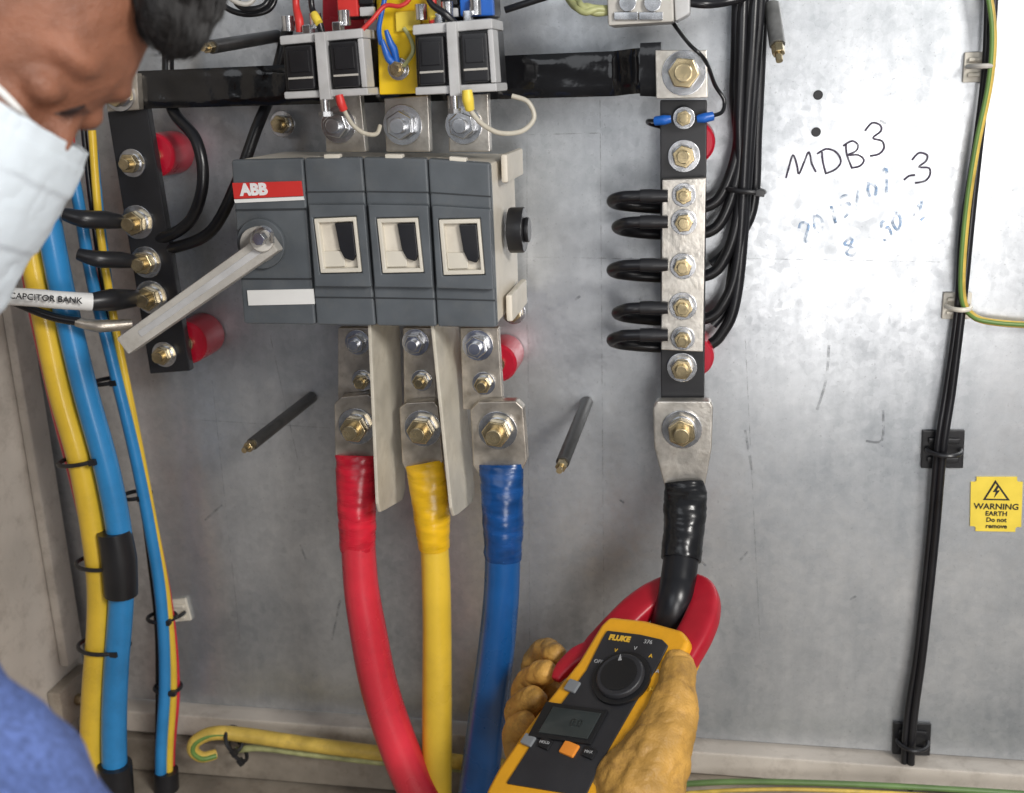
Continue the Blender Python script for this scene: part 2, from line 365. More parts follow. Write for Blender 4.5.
obj('sleeve', wavy(137,71,109,660,49,95,.062,.050,3,160,8,(610,640,.018,-2)), BLACK, t)
obj('overlap', wavy(640,43,96,661,42,97,.085,.062,9,12,8), BLACK, t)
b = B(); prism(b, [(655,50),(707,50),(708,98),(656,99)], .088, .073); obj('end_plate', b, TIN, t, bev=.0012)
bolt(684,73,.088,22,t,long=1.2)
b = B(); prism(b, [(104,80),(137,73),(139,110),(107,112)], .072, .062); obj('end_plate', b, TIND, t, bev=.0012)
bolt(120,95,.072,16,t)
# ---------------------------------------------------------------- tilted left bar
t = thing('busbar', 'tilted black bar with brass bolts beside the left hand cables', 'busbar', P(150,240,.05))
b = B(); prism(b, [(107,112),(147,108),(190,371),(150,374)], .060, .050); obj('sleeve', b, BLACKM, t, bev=.0012)
for x, y, r in ((133,163,14),(138,222,17),(147,262,16),(152,297,17),(165,354,13)): bolt(x, y, .0605, r, t, long=1.5)
# ---------------------------------------------------------------- neutral bar
t = thing('neutral_bar', 'upright black bar with a bolted tinned plate for the neutral wires', 'busbar', P(683,240,.05))
b = B(); prism(b, [(660,100),(707,100),(704,436),(661,436)], .060, .050); obj('sleeve', b, BLACKM, t, bev=.0012)
b = B(); prism(b, [(662,180),(706,178),(703,352),(661,350)], .072, .0605); obj('terminal_plate', b, TIN, t, bev=.001)
for x, y, d, r in ((684,156,.0605,16),(684,195,.0725,12),(684,222,.0725,13),(683,266,.0725,13),(683,306,.0725,14),(683,338,.0725,12),(682,367,.0605,15)): bolt(x, y, d, r, t, long=1.2)
bolt(684,118,.066,11,t)
g = 'looped black neutral wires'
rows = [('topmost',196,.075),('second from the top',222,.075),('middle',265,.077),('fourth from the top',308,.075),('lowest',335,.077)]
for i, (nm, y, d) in enumerate(rows):
    xo = 612 + (i % 2)*5
    e = [(700,y+12,.030),(722,y-2,.03),(738,y-50,.03),(741+i*4-6,min(120,y-100),.028+.006*(i%2)),(744+i*5-8,60,.028+.006*(i%2)),(748+i*6-10,-30,.03)]
    o = thing('neutral_wire', f'looped black wire in the neutral plate, {nm} of the five', 'wire', P(640,y,.06), g)
    obj('insulation', cab(B(), [(657,y,d),(640,y,d),(xo+9,y+1,.074),(xo,y+5,.060),(xo+10,y+9,.042),(660,y+12,.031)]+e, 11.5), BLACKW, o)
    obj('lug_sleeve', cab(B(), [(668,y,d),(652,y,d),(640,y,d)], [12,14,13.5]), BLACKM, o)
for i, (x0, lab) in enumerate(((742,'outer'),(757,'inner'))):
    wire('feeder_wire', f'straight black wire rising beside the neutral wires, {lab} one', 'wire', [(712,325+i*-60,.024),(728,300-i*50,.020),(x0-5,230-i*20,.018),(x0,130,.016),(x0+4,50,.016),(x0+8,-30,.016)], 11, BLACKW, g)
for sx in (-1,1):
    o = thing('ring_lug_wire', 'small blue ring lug wire on the neutral bar, '+('beside the black loops' if sx<0 else 'running up past the bar end plate'), 'wire', P(684+sx*20,119,.07))
    obj('ferrule', cab(B(), [(684+sx*13,119,.070),(684+sx*20,120-(sx>0)*2,.070),(684+sx*29,121-(sx>0)*5,.068)], [7,10,9]), BLUF, o)
    if sx > 0: obj('wire', cab(B(), [(711,116,.068),(722,112,.06),(724,100,.055),(715,85,.06),(705,60,.093),(690,45,.095),(678,30,.06),(668,15,.05)], 4), BLACKW, o)
    else: obj('wire', cab(B(), [(656,121,.068),(648,121,.055),(650,124,.04),(665,128,.03)], 4), BLACKW, o)
# ---------------------------------------------------------------- meter frame (needed for the cable through the jaw)
MT = P(647,627,.175); MBt = P(545,793,.30)
ML = (MT-MBt).normalized()
a_ = RT*1.0 + UP*(-.15); cc = -a_.dot(ML)/fw.dot(ML); MU = (a_+fw*cc).normalized(); MW = MU.cross(ML).normalized()
if MW.dot(fw) > 0: MW = -MW
MV = ML
def PM(px, py, w=0.):
    r = ray(px, py); q = MT+MW*w; return CAM + r*((q-CAM).dot(MW)/r.dot(MW))
# ---------------------------------------------------------------- neutral cable with lug
t = thing('neutral_cable', 'thick black cable with a tinned lug, passing through the red jaw', 'cable', P(683,430,.07))
b = B(); prism(b, [(657,401),(710,401),(713,407),(712,447),(708,470),(703,496),(667,496),(660,470),(654,447),(653,408)], .0745, .0615); lug = obj('lug', b, TIN, t, bev=.0018)
bolt(682,429,.075,20,t,long=1.4)
pj = PM(674,606,-.016); dj = -pj.y
rr = rad(P(683,520,.1),20)
b = B(); tube(b, [P(684,482,.073),P(685,494,.078),P(685,508,.086),P(684,530,.096),P(681,560,.113)], [rr*.98,rr*1.08,rr*1.10,rr*1.03,rr*.98], n=36, k=14, flat=(NN,1.), fls=[.5,.6,.85,1.,1.]); wrinkle(b, .0012, 3)
obj('heat_shrink', b, BLACKT, t)
b = B(); tube(b, [P(682,552,.108),P(678,582,.128),pj,P(662,650,dj+.0),P(650,730,dj-.02),P(640,860,dj-.03)], rr*.88, n=28, k=8); obj('sheath', b, BLACKW, t)
# ---------------------------------------------------------------- switch
t = thing('load_switch', 'grey four module isolator switch with a red maker label and a long handle', 'switch', P(370,320,.02))
mods = [[(230,160),(303,158),(316,325),(243,324)],[(303,158),(362,157),(376,326),(316,325)],[(362,157),(427,158),(437,327),(376,326)],[(427,158),(490,163),(497,328),(437,327)]]
full = [mods[0][0],mods[3][1],mods[3][2],mods[0][3]]
b = B(); prism(b, QR(full,.004,.004,.996,.99), .140, .02); obj('base', b, CREAM, t, bev=.003)
for s in (.28,.51,.76):
    b = B(); prism(b, QR(full,s-.008,-.01,s+.008,.02), .121, .03); obj('top_rib', b, CREAML, t, bev=.001)
wins = [None,[(313,218),(356,216),(362,273),(320,274)],[(376,218),(418,217),(424,273),(382,274)],[(438,219),(480,218),(485,275),(443,276)]]
for i, q in enumerate(mods):
    b = B(); prism(b, QR(q,.006,0,.994,1), .150, .1405); mo = obj('module_cover', b, CHAR, t, bev=.0025)
    if i:
        w = wins[i]
        b = B(); ring_prism(b, QR(q,.03,.28,.97,.77), w, .157, .1495); obj('raised_panel', b, CHAR, mo, bev=.0012)
        b = B(); prism(b, QR(q,.012,.20,.988,.208), .1506, .149); obj('groove', b, CHARD, mo)
        b = B(); prism(b, QR(q,.012,.83,.988,.838), .1506, .149); obj('groove', b, CHARD, mo)
        b = B(); prism(b, QR(q,.35,-.02,.62,.02), .149, .141); obj('latch', b, CREAML, mo, bev=.001)
        b = B(); ring_prism(b, QR(w,.015,.015,.985,.985), QR(w,.11,.09,.91,.91), .1580, .1503); wo = obj('window', b, CREAML, t, bev=.0007)
        b = B(); prism(b, QR(w,.09,.07,.93,.93), .1525, .1502); obj('recess', b, CREAM, wo)
        b = B(); prism(b, QR(w,.13,.60,.62,.88), .1550, .1526); obj('contact_carrier', b, CREAML, wo, bev=.0008)
        b = B(); prism(b, [Q(w,.48,.11),Q(w,.90,.11),Q(w,.90,.68),Q(w,.82,.79),Q(w,.62,.74),Q(w,.53,.58)], .1572, .1526); obj('contact', b, BLACKM, wo, bev=.0010)
q = mods[0]
b = B(); prism(b, [(232,183),(301,181),(303,196),(234,199)], .1516, .1498); lb = obj('maker_label', b, REDL, t, bev=.0003)
text('lettering', 'ABB', P(240.5,190.5,.1519), P(290,189,.152)-P(240,191,.152), V((0,0,1)), .0132, TXTW, lb, 'LEFT', bold=.0007)
b = B(); prism(b, [(234,199.5),(303,196.5),(304,200),(235,203)], .1514, .1498); obj('white_strip', b, WHITE, t)
b = B(); prism(b, [(247,290.5),(313,289),(314.5,304),(248.5,305.5)], .1514, .1498); obj('blank_label', b, WHITE, t)
b = B(); prism(b, QR(q,.02,.30,.98,.312), .1506, .149); obj('cover_groove', b, CHARD, t)
b = B(); prism(b, QR(q,.02,.72,.98,.73), .1506, .149); obj('cover_groove', b, CHARD, t)
# shaft disc, handle
b = B(); p = P(263,243,.150); cyl(b, p+NN*.0005, p+NN*.006, rad(p,25), n=36); obj('shaft_disc', b, CHAR, t, bev=.0012)
b = B(); cyl(b, p+NN*.0061, p+NN*.014, rad(p,18), n=36); obj('shaft_collar', b, GREYP, t, bev=.0012)
b = B(); h0 = P(271,243,.172); h1 = P(126,345,.186)
ax = (h1-h0).normalized(); sd = ax.cross(NN).normalized(); nn = sd.cross(ax).normalized()
if nn.dot(NN) < 0: nn = -nn
def bar(b, p0, p1, w0, w1, h):
    f = [p0+sd*w0+nn*h, p0-sd*w0+nn*h, p0-sd*w0-nn*h, p0+sd*w0-nn*h]; g_ = [p1+sd*w1+nn*h, p1-sd*w1+nn*h, p1-sd*w1-nn*h, p1+sd*w1-nn*h]
    return loop_prism(b, f, g_)
bar(b, h0-ax*.004, h1, .0095, .0085, .0085); hd = obj('handle', b, GREYP, t, bev=.002)
b = B(); bar(b, h0-ax*.0, h1+ax*-.02, .003, .003, .0092); obj('handle_rib', b, GREYL, hd, bev=.001)
b = B(); c0 = P(262,240,.160); cyl(b, c0, P(262,240,.185), rad(c0,12), n=24); obj('handle_hub', b, GREYP, hd, bev=.002)
b = B(); c0 = P(262,238,.186); cyl(b, c0, c0+NN*.008, .0055, n=6); obj('shaft_pin', b, ZINC, hd, bev=.0004)
b = B(); tube(b, [P(254,242,.188),P(256,232,.192),P(264,228,.193),P(271,232,.192),P(272,242,.188)], .0022, n=8, k=5); obj('lock_loop', b, ZINC, hd)
# side knob and side details
sx_ = P(494,230,.150).x
b = B(); p = V((sx_+.001, -.085, P(510,230,.085).z)); cyl(b, p, p+V((.014,0,0)), .020, n=14); kn = obj('side_knob', b, BLACKM, t, bev=.0015)
b = B(); cyl(b, p+V((.0141,0,0)), p+V((.018,0,0)), .011, n=20); obj('knob_cap', b, BLACKM, kn, bev=.001)
for dz in (.055, -.065):
    b = B(); box(b, sx_, sx_+.006, -.11, -.03, p.z+dz-.012, p.z+dz+.012); obj('side_rib', b, CREAM, t, bev=.002)
bolt(283,124,.012,13,t,name='mounting_bolt'); bolt(514,312,.012,12,t,name='mounting_bolt')
# ---------------------------------------------------------------- phase bars above
def topbar(m, sleeve, pad, bx, r, label, sd1=.092):
    t = thing('phase_bar', label, 'busbar', P(bx,125,.08))
    b = B(); prism(b, sleeve, sd1, .080); obj('sleeve', b, m, t, bev=.0015)
    b = B(); prism(b, pad, .090, .079); obj('pad', b, TIN, t, bev=.0012)
    bolt(bx, 125, .0905, r, t, m=ZINC, long=1.2); return t
topbar(RED, [(322,-60),(366,-60),(364,90),(322,92)], [(324,93),(360,91),(366,152),(326,152)], 339, 18, 'flat bar with red sleeve rising behind the leftmost transformer')
tb2 = topbar(YELB, [(374,-60),(428,-60),(430,93),(379,95)], [(384,98),(428,95),(430,152),(386,152)], 403, 20, 'flat bar with yellow sleeve between the two transformers', .128)
topbar(BLU, [(446,-60),(492,-60),(490,92),(446,94)], [(447,95),(488,93),(490,152),(449,152)], 464, 19, 'flat bar with blue sleeve rising behind the right hand transformer')
bolt(399,69,.1285,11,tb2)
for j, (x, y) in enumerate(((386,52),(390,42))):
    wire('ring_lug_wire', 'blue sleeved wire bolted to the yellow bar, '+('nearer the bolt' if j==0 else 'upper one'), 'wire', [(398,66,.133),(x+4,y+8,.135),(x,y,.137),(x-4,y-12,.138)], [5,8,7,4], BLUF)
b = B(); prism(b, [(395,12),(420,10),(421,30),(396,32)], .1315,.1283); obj('phase_tag', b, SIGN, tb2, bev=.0008)
# ---------------------------------------------------------------- current transformers
def ct(q, d1, d0, label):
    t = thing('current_transformer', label, 'transformer', P(*Q(q,.5,1),d0))
    b = B(); prism(b, QR(q,.02,.06,.98,.96), d1-.004, d0); obj('core', b, BLACKM, t, bev=.003)
    b = B(); prism(b, QR(q,0,0,1,.15), d1, d0+.012); obj('clamp_frame', b, GREYL, t, bev=.0015)
    b = B(); prism(b, QR(q,.0,.90,1,1.02), d1, d0+.012); obj('clamp_frame', b, GREYL, t, bev=.0015)
    b = B(); prism(b, QR(q,.42,.0,.55,1.06), d1+.004, d1-.006); obj('strap', b, GREYL, t, bev=.001)
    b = B(); prism(b, QR(q,.93,.152,1.0,.898), d1+.001, d1-.02); obj('end_strip', b, GREYL, t, bev=.001)
    for s in (.05,.59):
        b = B(); prism(b, QR(q,s,.18,s+.33,.88), d1+.003, d1-.005); pl_ = obj('terminal_cover', b, BLACKM, t, bev=.002)
        b = B(); prism(b, QR(q,s+.05,.26,s+.28,.60), d1+.0045, d1+.002); obj('window', b, BLACKM, pl_, bev=.0006)
        b = B(); prism(b, QR(q,s+.02,.68,s+.31,.71), d1+.0042, d1+.002); obj('print_line', b, GREYP, pl_)
    b = B(); p = P(*Q(q,.48,1.12), d1); cyl(b, p+V((0,0,.008)), p-V((0,0,.006)), .004, n=12); sc1 = obj('screw', b, ZINC, t)
    b = B(); cyl(b, p-V((0,0,.0061)), p-V((0,0,.010)), .006, n=6); obj('screw_head', b, ZINC, sc1)
    for s in (.12,.45,.8):
        b = B(); pp = P(*Q(q,s,-.06), d1-.015); cyl(b, pp, pp+V((0,0,.012)), .005, n=10); obj('top_screw', b, ZINC, t, bev=.0005)
    for s in (.28,.64):
        b = B(); prism(b, QR(q,s,-.14,s+.10,.02), d1-.004, d1-.016); obj('lug_clamp', b, ZINC, t, bev=.001)
ct([(279,36),(362,28),(368,94),(284,98)], .155, .095, 'black transformer with grey clamp frame on the red phase bar, over the handle side')
ct([(412,25),(492,18),(497,90),(415,94)], .155, .095, 'black transformer with grey clamp frame on the blue phase bar, over the window side')
def smallbox(q, m, s0, s1, label):
    t = thing('terminal_block', label, 'terminal block', P(*Q(q,.5,1),.1))
    b = B(); prism(b, q, .130, .100); obj('body', b, BLACKM, t, bev=.003)
    b = B(); prism(b, QR(q,s0,.25,s1,.97), .137, .1302); obj('colour_cover', b, m, t, bev=.0015)
    r0, r1 = (.02, s0-.04) if s0 > .3 else (s1+.04, .98)
    b = B(); prism(b, QR(q,r0,.3,r1,.72), .136, .1302); obj('cover', b, BLACKM, t, bev=.001)
    b = B(); prism(b, QR(q,r0,.78,r1,.97), .136, .1302); obj('rim', b, GREYL, t, bev=.001)
smallbox([(334,-30),(372,-32),(375,17),(337,19)], REDL, .02, .56, 'black block with red cover at the top edge over the red phase')
smallbox([(438,-30),(492,-32),(495,17),(441,19)], BLUF, .36, .98, 'black block with blue cover at the top edge over the blue phase')
# control wires of the transformers
wire('control_wire','thin red wire dropping to the leftmost transformer','wire',[(296,-20,.14),(296,5,.14),(299,20,.145),(300,32,.145)],[7,7,9,8],REDL)
wire('control_wire','thin red wire dropping beside the right hand transformer','wire',[(434,-20,.14),(433,5,.14),(433,18,.145),(435,30,.145)],[7,7,9,8],REDL)
wire('control_wire','thin black wire beside the red one over the left transformer','wire',[(310,-20,.14),(312,8,.14),(318,20,.145),(322,32,.145)],[6,6,8,7],BLACKW)
wire('control_wire','thin black wire crossing in front of the blue cover','wire',[(425,-20,.15),(430,2,.155),(445,14,.155),(458,26,.15)],[6,6,8,7],BLACKW)
wire('control_wire','thin blue wire beside the yellow bar tag','wire',[(388,-20,.135),(384,2,.138),(381,16,.14),(379,30,.14),(381,44,.135)],5,BLUF)
wire('control_wire','thin red wire curling over the yellow bar tag','wire',[(412,-20,.135),(410,-2,.14),(400,6,.142),(385,6,.142),(372,20,.148),(362,30,.15)],4.5,REDL)
wire('control_wire','thin green and yellow wire curving past the yellow bar tag','wire',[(404,28,.135),(411,40,.137),(413,52,.138),(404,66,.135)],4,GRN)
wire('marker_tag','small yellow wire marker on the red wire beside the blue cover','tag',[(433,8,.146),(433,13,.147),(434,19,.149)],[9,10,9],SIGN)
wire('marker_tag','small yellow wire marker over the leftmost transformer','tag',[(314,14,.145),(316,18,.147),(319,23,.149)],[8,9,8],SIGN)
t = thing('ferrule_wire','cream wire with yellow ferrule curling out beside the right hand transformer','wire',P(468,100,.15))
obj('ferrule', cab(B(),[(467,90,.165),(468,100,.165),(470,110,.163)],[10,12,9]), SIGN, t)
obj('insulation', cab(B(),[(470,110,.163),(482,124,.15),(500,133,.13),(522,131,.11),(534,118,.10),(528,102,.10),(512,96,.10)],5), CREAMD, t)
t = thing('ferrule_wire','cream wire with red ferrule curling under the leftmost transformer','wire',P(341,103,.15))
obj('ferrule', cab(B(),[(339,95,.165),(341,103,.165),(344,110,.163)],[8,9,8]), REDL, t)
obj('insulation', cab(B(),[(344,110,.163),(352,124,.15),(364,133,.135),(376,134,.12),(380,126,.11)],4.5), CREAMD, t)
# ---------------------------------------------------------------- links, lugs, phase cables
g = 'phase cables'
def phase(seed, tab, tb, lug, lb, sh, shw, path, pw, mt, mc, label, lab2):
    t = thing('link_bar', lab2, 'busbar', P(*tb[0][:2],.07))
    b = B(); prism(b, tab, .084, .074); obj('bar', b, TIND, t, bev=.001)
    for x, y, r in tb: bolt(x, y, .0845, r, t, m=ZINC if y < 360 else BRASS, long=1.1)
    t = thing('phase_cable', label, 'cable', P(lb[0],lb[1],.08), g)
    b = B(); prism(b, lug, .098, .0848); obj('lug', b, TIND, t, bev=.0015)
    bolt(lb[0], lb[1], .0985, lb[2], t, long=1.5)
    b = B(); cab(b, sh, shw, n=36, k=16, flat=(NN,1.), fls=[.52,.75,1.,1.]); wrinkle(b, .0009, seed)
    obj('heat_shrink', b, mt, t)
    obj('sheath', cab(B(), path, pw, n=28, k=9), mc, t)
phase(11, [(338,328),(372,328),(373,402),(338,404)], [(358,342,13),(363,380,11)], [(334,404),(341,397),(368,394),(374,400),(377,452),(373,466),(340,468),(335,455)], (357,426,19),
      [(356,455,.094),(356,480,.099),(357,515,.102),(358,550,.104)], [42,41,38,35], [(358,540,.104),(361,585,.108),(368,630,.112),(380,690,.117),(402,755,.122),(428,815,.125),(440,860,.125)], [34,35,37,38,39,40,40], REDT, RED,
      'thick red cable with tinned lug curving down from the switch', 'tinned link with two bolts above the red cable lug')
phase(27, [(403,328),(434,328),(436,406),(404,408)], [(416,342,14),(422,380,11)], [(399,408),(406,403),(434,401),(438,407),(443,460),(439,474),(408,476),(402,463)], (423,428,19),
      [(424,463,.094),(428,485,.099),(432,520,.102),(434,548,.103)], [40,39,36,31], [(434,538,.103),(436,580,.105),(437,630,.107),(437,700,.109),(437,770,.110),(436,860,.110)], [28,29,29,30,30,30], YELT, YEL,
      'yellow cable with tinned lug hanging straight down from the switch', 'tinned link with two bolts above the yellow cable lug')
phase(43, [(460,328),(498,328),(503,408),(463,410)], [(478,345,16),(484,383,12)], [(470,410),(478,402),(516,401),(523,408),(527,460),(521,474),(480,476),(473,466)], (498,430,20),
      [(501,464,.094),(502,490,.099),(503,525,.102),(503,558,.104)], [46,43,41,37], [(503,548,.104),(501,600,.107),(495,660,.110),(487,720,.113),(478,790,.115),(470,860,.115)], [35,36,37,38,39,39], BLUT, BLU,
      'thick blue cable with tinned lug hanging from the switch', 'tinned link with two bolts above the blue cable lug')
def barrier(bk, ft, label):
    b = B(); a = [P(*p,.050) for p in bk]; c = [P(*p,.140) for p in ft]
    x = (a[0].x+a[1].x+c[0].x+c[1].x)/4
    out = [V((x,a[0].y,a[0].z)), V((x,a[1].y,a[1].z)), V((x,a[1].y-.012,a[1].z-.008)), V((x,c[1].y+.02,c[1].z-.004)), V((x,c[1].y+.005,c[1].z)), V((x,c[1].y,c[1].z+.01)), V((x,c[0].y,c[0].z))]
    sh = (a[1].x-a[0].x)*.5; dz = a[0].z-a[1].z
    out = [V((p.x+sh*(2*(a[0].z-p.z)/dz-1), p.y, p.z)) for p in out]
    loop_prism(b, [p+V((.0016,0,0)) for p in out], [p-V((.0016,0,0)) for p in out])
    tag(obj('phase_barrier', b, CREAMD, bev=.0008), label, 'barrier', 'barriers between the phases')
barrier([(398,322),(404,488)], [(368,325),(378,514)], 'cream barrier plate between the red and yellow cable lugs')
barrier([(459,322),(475,490)], [(430,325),(451,518)], 'cream barrier plate between the yellow and blue cable lugs')
# ---------------------------------------------------------------- threaded studs
def stud(base, tip, d0, d1, w, label, m=None):
    a = P(*base, d0); c = P(*tip, d1); t = thing('standoff_rod', label, 'rod', a, 'stand-off rods')
    r = rad(c, w/2); ax = (c-a).normalized()
    b = B(); cyl(b, a, c-ax*.012, r, n=20); obj('rod', b, m or RODM, t, bev=.0006)
    b = B(); cyl(b, c-ax*.0119, c-ax*.003, r*.85, n=6); tp = obj('tip', b, BRASS, t, bev=.0005)
    b = B(); cyl(b, c-ax*.0029, c+ax*.004, r*.45, n=12); obj('tip_screw', b, BRASS, tp)
stud((312,397),(246,449),.0005,.145,13,'black stand-off rod with brass tip beneath the white sticker end of the switch')
stud((587,402),(560,469),.0005,.145,14,'black stand-off rod with brass tip to the right of the blue cable lug')
stud((277,36),(205,48),.0005,.145,14,'black stand-off rod with brass tip near the hair at the top')
stud((772,5),(779,57),.02,.05,16,'short grey rod with brass tip beside the rising black wires', RODG)
# ---------------------------------------------------------------- terminal block at the top
t = thing('terminal_block', 'grey rail terminal block with two screws at the top edge', 'terminal block', P(640,10,.06))
b = B(); prism(b, [(606,-30),(672,-30),(674,22),(608,26)], .085, .04); obj('body', b, GREYP, t, bev=.002)
b = B(); prism(b, [(672.5,-30),(690,-30),(690,14),(675,22)], .075, .04); obj('end_stop', b, GREYL, t, bev=.002)
for x in (628,653):
    b = B(); p = P(x,3,.0855); cyl(b, p, p+NN*.004, .007, n=20); obj('screw', b, ZINC, t, bev=.0006)
    b = B(); prism(b, rect(x-14,12,x+10,20), .088, .0852); obj('clamp', b, ZINC, t, bev=.0006)
t = thing('earth_wire','dull braided wire entering the grey terminal block from the left','wire',P(590,8,.075))
for k in range(3):
    obj('strand', cab(B(),[(556+k*2,-22,.07),(574+4*sin(k*2.1),2+4*cos(k*2.1),.075),(584+3*sin(k*2.1+2),8+4*cos(k*2.1+2),.079+.002*k),(596+3*sin(k*2.1+4),10+3*cos(k*2.1+4),.08),(612,9+k*2,.075)],7), GRN, t)
wire('power_wire','black wire leaving the grey terminal block to the right','wire',[(688,2,.06),(705,4,.06),(725,2,.05),(745,-4,.045),(760,-20,.04)],9,BLACKW)
wire('power_wire','black wire running across above the transformers','wire',[(505,10,.05),(530,2,.05),(560,-8,.05),(580,-20,.05)],7,BLACKW)
# ---------------------------------------------------------------- wires upper left
wire('control_cable','black cable bowing down beside the upper red insulator','cable',[(172,-30,.04),(168,60,.04),(172,108,.05),(196,140,.07),(203,180,.075),(192,218,.07),(168,236,.06),(140,240,.04)],12,BLACKW)
wire('control_cable','black cable slanting from the flat bar to the tilted bar','cable',[(290,20,.03),(272,90,.04),(256,130,.06),(236,185,.07),(212,230,.07),(180,246,.06),(150,250,.04)],12,BLACKW)
wire('jumper_wire','coiled black wire at the top edge beside the hair','wire',[(212,-20,.06),(222,4,.07),(244,14,.075),(268,10,.07),(274,-4,.065),(255,-8,.07),(236,0,.08),(246,9,.085),(266,4,.08),(272,-20,.07)],6,BLACKW)
wire('jumper_wire','pale looped wire above the coiled black one at the top','wire',[(215,-25,.09),(230,-2,.095),(250,3,.09),(262,-20,.08)],5,GREYP)
# capacitor bank leads
t = thing('capacitor_lead','black lead with a white printed marker sleeve on the tilted bar','wire',P(100,298,.07))
obj('insulation', cab(B(),[(-60,290,.15),(10,296,.15),(60,300,.140),(100,302,.115),(115,301,.10)],10), BLACKW, t)
mk_ = obj('marker_sleeve', cab(B(),[(-30,294,.15),(30,297.5,.147),(60,300,.141),(92,302,.125)],[18,18,18,18]), WHITE, t)
pa = P(30,297.5,.150); pb = P(90,302,.128)
text('lettering','CAPCITOR BANK', P(46,298.4,.1555), pb-pa, V((0,0,1)), .0078, INK, mk_, thick=.0012)
obj('lug_sleeve', cab(B(),[(88,302,.124),(112,300,.105),(138,298,.068)],[16,23,16]), BLACKM, t)
for y, x0, w, lab in ((220,78,14,'upper'),(260,92,13,'lower')):
    t = thing('lug_lead', f'short black sleeved lead bolted to the tilted bar, {lab} one', 'wire', P(110,y,.07))
    obj('sleeve', cab(B(),[(x0-14,y-6,.105),(x0+6,y-1,.10),(x0+28,y,.084),(x0+46,y+2,.069)],[w*.9,w*1.3,w*1.3,w*.9]), BLACKM, t)
    obj('tongue', cab(B(),[(x0+42,y+2,.070),(x0+56,y+2,.066)],w*.7), TIND, t)
t = thing('spare_lead','black lead with a tinned end passing behind the handle tip','wire',P(100,322,.08))
obj('insulation', cab(B(),[(10,300,.13),(50,316,.125),(80,322,.12)],9), BLACKW, t)
obj('tongue', cab(B(),[(76,322,.121),(100,326,.115),(132,324,.10)],[9,13,10]), TIND, t)
# ---------------------------------------------------------------- left cables
g = 'supply cables down the cabinet side'
def lc(label, pts, w, m, nm='supply_cable'): return wire(nm, label, 'cable', pts, w, m, g)
lc('thick yellow cable along the cabinet side', [(20,150,.10),(30,240,.10),(43,310,.10),(60,390,.10),(82,470,.10),(97,560,.10),(99,620,.10),(94,690,.10),(92,760,.10),(97,850,.10)], 24, YEL)
lc('thick light blue cable against the yellow one', [(38,160,.105),(52,240,.105),(66,310,.10),(85,390,.10),(107,470,.10),(120,540,.10),(121,600,.10),(116,670,.10),(114,740,.10),(117,850,.10)], 25, BLUL)
lc('red cable mostly hidden behind the yellow one', [(16,180,.08),(33,290,.082),(56,395,.082),(78,480,.082),(97,565,.082),(99,630,.082),(93,700,.082),(91,760,.082),(96,850,.082)], 17, RED)
lc('slim blue cable beside the thick blue one', [(62,120,.06),(78,200,.06),(92,280,.06),(112,360,.06),(134,450,.06),(150,530,.06),(161,600,.06),(165,680,.06),(161,760,.06),(163,850,.06)], 12, BLUL, 'control_cable')
lc('slim yellow wire outermost beside the bare plate', [(92,130,.055),(100,230,.055),(116,330,.055),(136,430,.055),(153,520,.055),(167,600,.055),(173,680,.055),(169,760,.055),(170,850,.055)], 8, YEL, 'control_cable')
lc('slim red wire between the slim blue and yellow ones', [(66,90,.05),(76,170,.05),(94,270,.05),(118,370,.048),(140,460,.05),(160,550,.045),(172,620,.045),(177,690,.045),(172,760,.045),(174,850,.045)], 6, RED, 'control_cable')
lc('slim black wire between the slim blue and red ones', [(80,90,.05),(90,190,.05),(104,290,.05),(124,390,.05),(138,470,.052),(150,560,.045),(158,640,.045),(158,760,.045),(160,850,.045)], 6, BLACKW, 'control_cable')
lc('slim pale blue wire nearest the tilted bar', [(95,150,.045),(104,240,.045),(118,340,.045),(136,440,.045),(160,560,.042),(169,640,.042),(166,760,.042),(167,850,.042)], 6, BLUL, 'control_cable')
tag(obj('sleeve', cab(B(),[(114,531,.102),(119,560,.102),(121,594,.102)],[33,35,33], n=20), BLACKM), 'short black sleeve around the thick light blue cable', 'sleeve')
tag(obj('sleeve', cab(B(),[(115,764,.102),(117,800,.102)],[33,34], n=20), BLACKM), 'black band around the blue cable at the bottom edge', 'sleeve')
tag(obj('sleeve', cab(B(),[(166,770,.055),(167,800,.055)],[24,25], n=20), BLACKM), 'black band around the slim wires at the bottom edge', 'sleeve')
def tie(px, py, d, hw, dep, slope, label, m=None, head=1):
    c = P(px, py, d); e = P(px+10, py+10*slope, d); A = (e-c).normalized(); hw = rad(c, hw)
    ax = A.cross(NN).normalized()
    b = B(); pts = [c+A*hw*cos(2*pi*i/20)+NN*dep*sin(2*pi*i/20) for i in range(21)]
    tube(b, pts, .0022, n=8, k=2, flat=(ax, 1.0))
    t = thing('cable_tie', label, 'cable tie', c, 'black cable ties'); obj('band', b, m or BLACKM, t)
    b = B(); hp = c+A*hw*.75*head+NN*dep*.75
    loop_prism(b, [hp+A*.004+ax*.003+NN*.004, hp-A*.004+ax*.003+NN*.004, hp-A*.004-ax*.003+NN*.004, hp+A*.004-ax*.003+NN*.004], [hp+A*.004+ax*.003-NN*.002, hp-A*.004+ax*.003-NN*.002, hp-A*.004-ax*.003-NN*.002, hp+A*.004-ax*.003-NN*.002])
    obj('head', b, m or BLACKM, t, bev=.0006)
tie(84,459,.097,26,.020,-.12,'cable tie round the thick yellow and blue cables, uppermost of three')
tie(103,562,.095,27,.020,.04,'cable tie round the thick cables beside the black sleeve')
tie(104,645,.095,26,.020,.08,'cable tie round the thick cables, lowest of three')
tie(108,381,.052,17,.014,-.1,'cable tie round the slim wires just under the handle tip')
tie(136,495,.052,15,.013,-.05,'cable tie round the slim wires level with the yellow heat shrink')
tie(162,617,.050,14,.013,.05,'cable tie round the slim wires beside the white tie mount')
